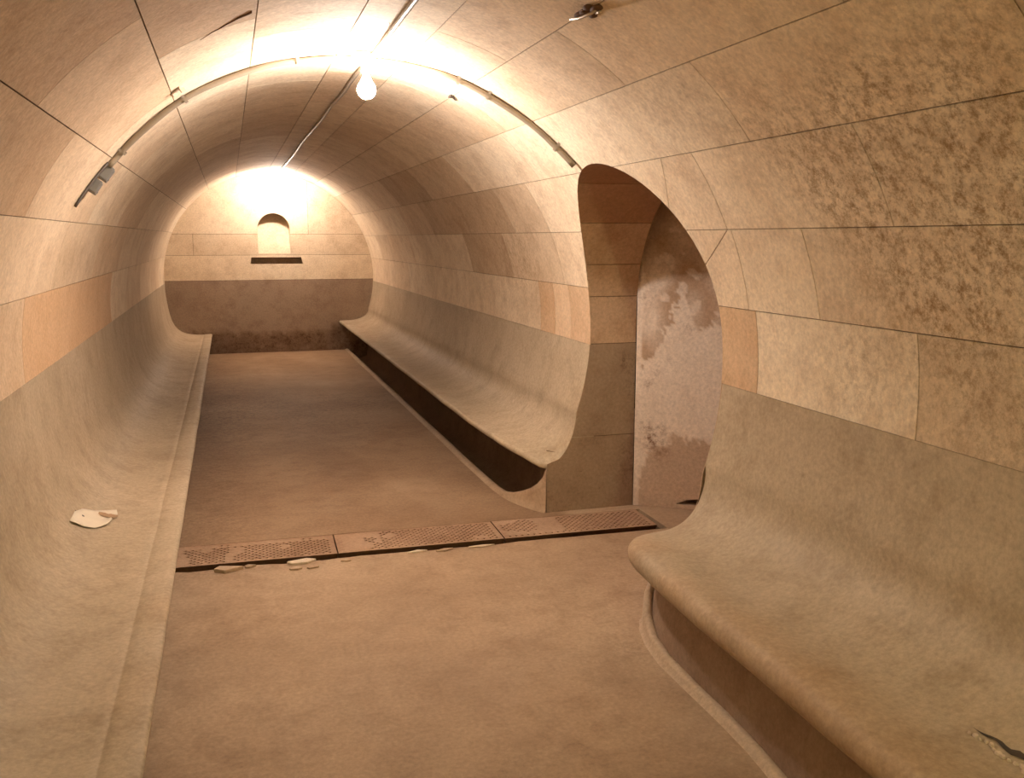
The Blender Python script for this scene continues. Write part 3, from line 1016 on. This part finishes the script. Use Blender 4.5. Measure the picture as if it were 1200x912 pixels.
# ------------------------------------------------------------------ electrics
def crown(x, d):                                # point under the vault at x, d below it
    return CZ + math.sqrt(R0 * R0 - (x - CX) ** 2) - d
XC = .655
def vault_pt(deg, y, d):
    a = deg * D2R
    return Vector((CX + (R0 - d) * cos(a), y, CZ + (R0 - d) * sin(a)))
def clip_ring(mb, p, d, r, nrm):
    """saddle clip with two ears fixed to the vault"""
    d = d.normalized(); nrm = nrm.normalized()     # nrm: from vault to pipe
    s = d.cross(nrm)
    seg = 9
    vs, fs = [], []
    prof = [(-2.4 * r, -r * .96), (-1.25 * r, -r * .9)] + [(-1.25 * r * cos(PI * k / seg), 1.25 * r * sin(PI * k / seg)) for k in range(seg + 1)] + [(1.25 * r, -r * .9), (2.4 * r, -r * .96)]
    for a, b in prof:
        for e in (-.007, .007):
            vs.append(p + s * a + nrm * b + d * e)
    fs = [(2 * i, 2 * i + 1, 2 * i + 3, 2 * i + 2) for i in range(len(prof) - 1)]
    mb.add(vs, fs)

# straight conduit along the crown
ct = thing('electrical_conduit', 'straight dark conduit along the crown of the vault, passing the bulbs', 'conduit', (XC, 4.0, 2.3))
mb = MB()
pts = []
for y in frange(YA + .01, 12.25, .12):
    x = XC + .010 * noise.noise(Vector((y * .8, 0, 0))) + (.012 * math.exp(-((y - 5.5) / .35) ** 2))
    r = .011 if y < 5.5 else .009
    sag = .004 * (1 + sin(y * 2.1))
    pts.append((x, y, crown(x, r + .001 + sag)))
tube(mb, pts, .0105, 10)
mb.build('pipe', M['conduit'], ct)
for y in (-2.2, 1.0, 2.6, 3.75, 5.5, 7.2, 9.2, 11.2):
    mb = MB()
    x = XC + .010 * noise.noise(Vector((y * .8, 0, 0))) + (.012 * math.exp(-((y - 5.5) / .35) ** 2))
    p = Vector((x, y, crown(x, .0125)))
    clip_ring(mb, p, Vector((0, 1, 0)), .0115, Vector((CX - x, 0, CZ - p.z)))
    mb.build('clip', M['conduit'], ct)

# conduit bent round the vault, from the junction box to the side opening
def arc_y(deg):
    return interp([(39, 4.10), (45, 4.15), (55, 4.21), (70, 4.29), (85, 4.44), (98, 4.51), (110, 4.545), (123, 4.575), (139, 4.64), (146, 4.60), (152, 4.50)], deg)
ca = thing('electrical_conduit', 'pale conduit bent across the vault from the grey box to the passage opening', 'conduit', vault_pt(90, 4.4, .01))
mb = MB()
pts = [vault_pt(a, arc_y(a), (.0150 + .002 * sin(a * .35) + .022 * math.exp(-((a - 84.6) / 2.2) ** 2))) for a in frange(39.2, 141.5, 1.2)]
tube(mb, pts, .0140, 10)
mb.build('pipe', M['conduit'], ca)
for a in (44, 60.5, 67, 98, 121.5, 137.5):
    mb = MB()
    p, q = vault_pt(a, arc_y(a), .0155), vault_pt(a + 1, arc_y(a + 1), .0155)
    clip_ring(mb, p, q - p, .0150, Vector((CX - p.x, 0, CZ - p.z)))
    mb.build('clip', M['conduit'], ca)

# grey two-part junction box
bp = vault_pt(143.6, 4.66, .02)
jb = thing('junction_box', 'grey two-part junction box on the left side of the vault', 'junction box', bp)
for k, (deg, y, sz) in enumerate(((142.9, 4.655, .034), (146.2, 4.58, .031))):
    mb = MB()
    a = deg * D2R
    nr = Vector((-cos(a), 0, -sin(a)))
    tg = Vector((-sin(a), -.16, cos(a))).normalized()
    bi = nr.cross(tg).normalized()
    bev_box(mb, vault_pt(deg, y, .021), tg, bi, nr, sz, .036, .019, .004)
    for s in (-1, 1):
        lathe(mb, vault_pt(deg, y, .039) + bi * .024 * s + tg * sz * .5 * s, nr, [(.005, 0), (.005, .002), (.003, .003)], 10)
    mb.build('box_half', M['box'], jb)
mb = MB()
tube(mb, [vault_pt(a, interp([(139, 4.60), (152, 4.46)], a), .008) for a in frange(141, 151.3, .8)], [.0065] * 14, 8)
mb.build('cable_end', M['cable'], jb, label='dark cable end hanging below the box')

# lamps: base, socket, bulb
def make_lamp(y, glow, label, tilt=0.0, r=.042):
    x = .634
    zt = crown(x, .002)
    t = thing('ceiling_lamp', label, 'lamp', (x, y, zt))
    mb = MB()
    lathe(mb, (x, y, zt), (0, 0, -1), [(.052, 0), (.052, .012), (.045, .02), (.0, .0205)], 28)
    base = mb.build('mounting_base', M['fitting'], t)
    mb = MB()
    lathe(mb, (x, y, zt - .018), (0, 0, -1), [(.023, 0), (.021, .012), (.021, .05), (.024, .054), (.024, .064), (.018, .066)], 24)
    mb.build('socket', M['fitting'], t)
    for s in (-1, 1):
        mb = MB()
        lathe(mb, (x + s * .038, y, zt - .017), (0, 0, -1), [(.006, 0), (.006, .0025), (.004, .004)], 10)
        mb.build('screw', M['screw'], base)
    mb = MB()
    zb = zt - .082
    prof = [(.013, 0), (.0135, .012), (.017, .024), (.026, .042)]
    zc = .042 + .036
    for k in range(1, 13):
        a = -PI / 2 + .62 + (PI - .62) * k / 12
        prof.append((r * cos(a), zc + r * sin(a) + .0))
    lathe(mb, (x, y, zb), (0, 0, -1), prof, 28)
    mb.build('bulb', M[glow], t, label='glowing pear-shaped bulb')
    return t
make_lamp(4.35, 'glow_mid', 'bare glowing bulb at the crown of the vault, where the two conduits cross')
make_lamp(12.15, 'glow_far', 'far glowing bulb high in front of the end wall')
make_lamp(-3.0, 'glow_near', 'bulb at the crown of the vault behind the viewer')

# little bits stuck to the vault
mb = MB()
p = vault_pt(64.5, 4.64, .006)
bev_box(mb, p, Vector((.9, .4, 0)).normalized(), Vector((-.4, .9, 0)).normalized(), Vector((-cos(64.5 * D2R), 0, -sin(64.5 * D2R))), .016, .009, .008, .002)
tube(mb, [p, p + Vector((.02, .02, -.012)), p + Vector((.034, .05, -.01))], [.006, .004, .001], 8)
o = mb.build('iron_hook', M['cable']); recentre(o)
tag(o, 'small dark iron hook on the vault, right of the bulb', 'hook')
mb = MB()
p = vault_pt(122.3, 4.32, .004)
a = 122.3 * D2R
nr = Vector((-cos(a), 0, -sin(a))); tg = Vector((-sin(a), 0, cos(a)))
ax = (tg * -.35 + Vector((0, 1, 0)) * -.5 + tg * 0).normalized(); bx = nr.cross(ax).normalized()
bev_box(mb, p, ax, bx, nr, .042, .012, .0035, .0015)
bev_box(mb, p + ax * .034 + nr * .01, ax, bx, nr, .004, .012, .012, .001)
bev_box(mb, p - ax * .034 + nr * .006, ax, bx, nr, .006, .010, .006, .001)
o = mb.build('metal_bracket', M['metal']); recentre(o)
tag(o, 'small loose metal bracket on the vault, above the left half of the pale bent conduit', 'bracket')
# rusty remains of an iron fixing high on the right of the vault
t = thing('rusty_fixing', 'rusty lump of an old iron fixing high on the right of the vault', 'fixing', vault_pt(64.3, 2.82, .004))
mb = MB()
rr = random.Random(5)
for k in range(9):
    cy, ca_ = 2.82 + rr.uniform(-.06, .06), 64.0 + rr.uniform(-.8, .9)
    cpt = vault_pt(ca_, cy, .002)
    bm = bmesh.new()
    bmesh.ops.create_icosphere(bm, subdivisions=2, radius=1)
    r1 = rr.uniform(.010, .022)
    vs = [cpt + Vector((v.co.x * r1 * .9, v.co.y * r1 * 1.6, v.co.z * r1 * .45)) * (1 + .3 * noise.noise(v.co * 2 + Vector((k, 0, 0)))) for v in bm.verts]
    bm.verts.index_update()
    mb.add(vs, [[v.index for v in f.verts] for f in bm.faces])
    bm.free()
mb.build('rust_crust', M['rust_and_shade'], t)
mb = MB()
tube(mb, [vault_pt(64.9, 2.93, .010), vault_pt(64.7, 2.86, .022), vault_pt(64.3, 2.80, .020), vault_pt(64.0, 2.76, .010)], .005, 8)
tube(mb, [vault_pt(63.6, 2.78, .010), vault_pt(63.9, 2.72, .024)], .004, 8)
mb.build('iron_stub', M['metal'], t)
# rusty smear and broken joint at the crown, left of the conduit
mb = MB()
pts = []
for k in range(16):
    tt = k / 15
    pts.append(vault_pt(108.2 + 8.2 * tt * (1 + .0), 3.42 + .17 * tt + .01 * noise.noise(Vector((tt * 6, 0, 0))), .0005))
wid = [.009 * (1 - tt) ** 1.2 + .0015 for tt in [k / 15 for k in range(16)]]
vs = []
for p, w in zip(pts, wid):
    vs += [p + Vector((0, -w, 0)), p + Vector((0, 0, -.006 * w / .009)), p + Vector((0, w, 0))]
mb.add(vs, [(3 * i + k, 3 * i + k + 1, 3 * i + k + 4, 3 * i + k + 3) for i in range(15) for k in range(2)])
o = mb.build('trim_0', M['rust_and_shade'], kind='structure')

# ------------------------------------------------------------------ torn paper on the left bench
mb = MB()
out = [(82, 612), (88, 603), (97, 598), (112, 599), (126, 601), (137, 601), (138, 604), (130, 607), (132, 612), (126, 617), (112, 620), (98, 619), (88, 616)]
def on_bench(px, py):
    d = Fv * FPX + Rv * (px - 600) + Uv * (456 - py)
    z = .30
    for _ in range(12):
        t = (z - CAMH) / d.z
        x = d.x * t
        z = left_z(x)
    return Vector((d.x * t, d.y * t, z))
poly = [on_bench(*p) for p in out]
cen = sum(poly, Vector()) / len(poly)
vs = []
rings_ = 5
for k in range(rings_ + 1):
    for i, p in enumerate(poly):
        q = cen.lerp(p, k / rings_)
        lift = .003 + (.010 * (k / rings_) ** 3 * (1 + sin(i * 1.7)) * .6) + .002 * noise.noise(q * 12)
        vs.append((q.x, q.y, left_z(q.x) + lift))
m = len(poly)
fs = [(k * m + i, k * m + (i + 1) % m, (k + 1) * m + (i + 1) % m, (k + 1) * m + i) for k in range(rings_) for i in range(m)]
mb.add(vs, fs, smooth=True)
pt = thing('paper_scrap', 'torn whitish paper scrap lying on the left bench', 'paper', (cen.x, cen.y, left_z(cen.x)))
o = mb.build('sheet', M['paper'], pt, fix=True)
sol = o.modifiers.new('thickness', 'SOLIDIFY'); sol.thickness = .0012; sol.offset = 1
for nm, c, rx, ry, mat in (('torn_hole', (93.5, 604.5), .018, .009, 'cable'), ('glue_patch', (127, 606), .040, .022, 'glue')):
    mb = MB()
    q = on_bench(*c)
    rim = []
    for k in range(12):
        a = 2 * PI * k / 12
        f = 1 + .35 * noise.noise(Vector((cos(a) * 2, sin(a) * 2, 3 if nm == 'glue_patch' else 9)))
        x, y = q.x + rx * f * cos(a), q.y + ry * f * sin(a) * 1.5
        rim.append((x, y, left_z(x) + .0075))
    mb.add([(q.x, q.y, left_z(q.x) + .0085)] + rim, [(0, 1 + k, 1 + (k + 1) % 12) for k in range(12)])
    mb.build(nm, M[mat], pt, label='dark torn hole' if nm == 'torn_hole' else 'brown stained corner')

# ------------------------------------------------------------------ world, view
w = bpy.data.worlds.new('World')
SC.world = w
w.use_nodes = True
w.node_tree.nodes['Background'].inputs[0].default_value = (0.5, 0.42, 0.33, 1)
w.node_tree.nodes['Background'].inputs[1].default_value = 0.0
vs_ = SC.view_settings
vs_.view_transform = 'Standard'
vs_.look = 'None'
vs_.gamma = 1.0
vs_.exposure = 0.95
vs_.use_curve_mapping = False
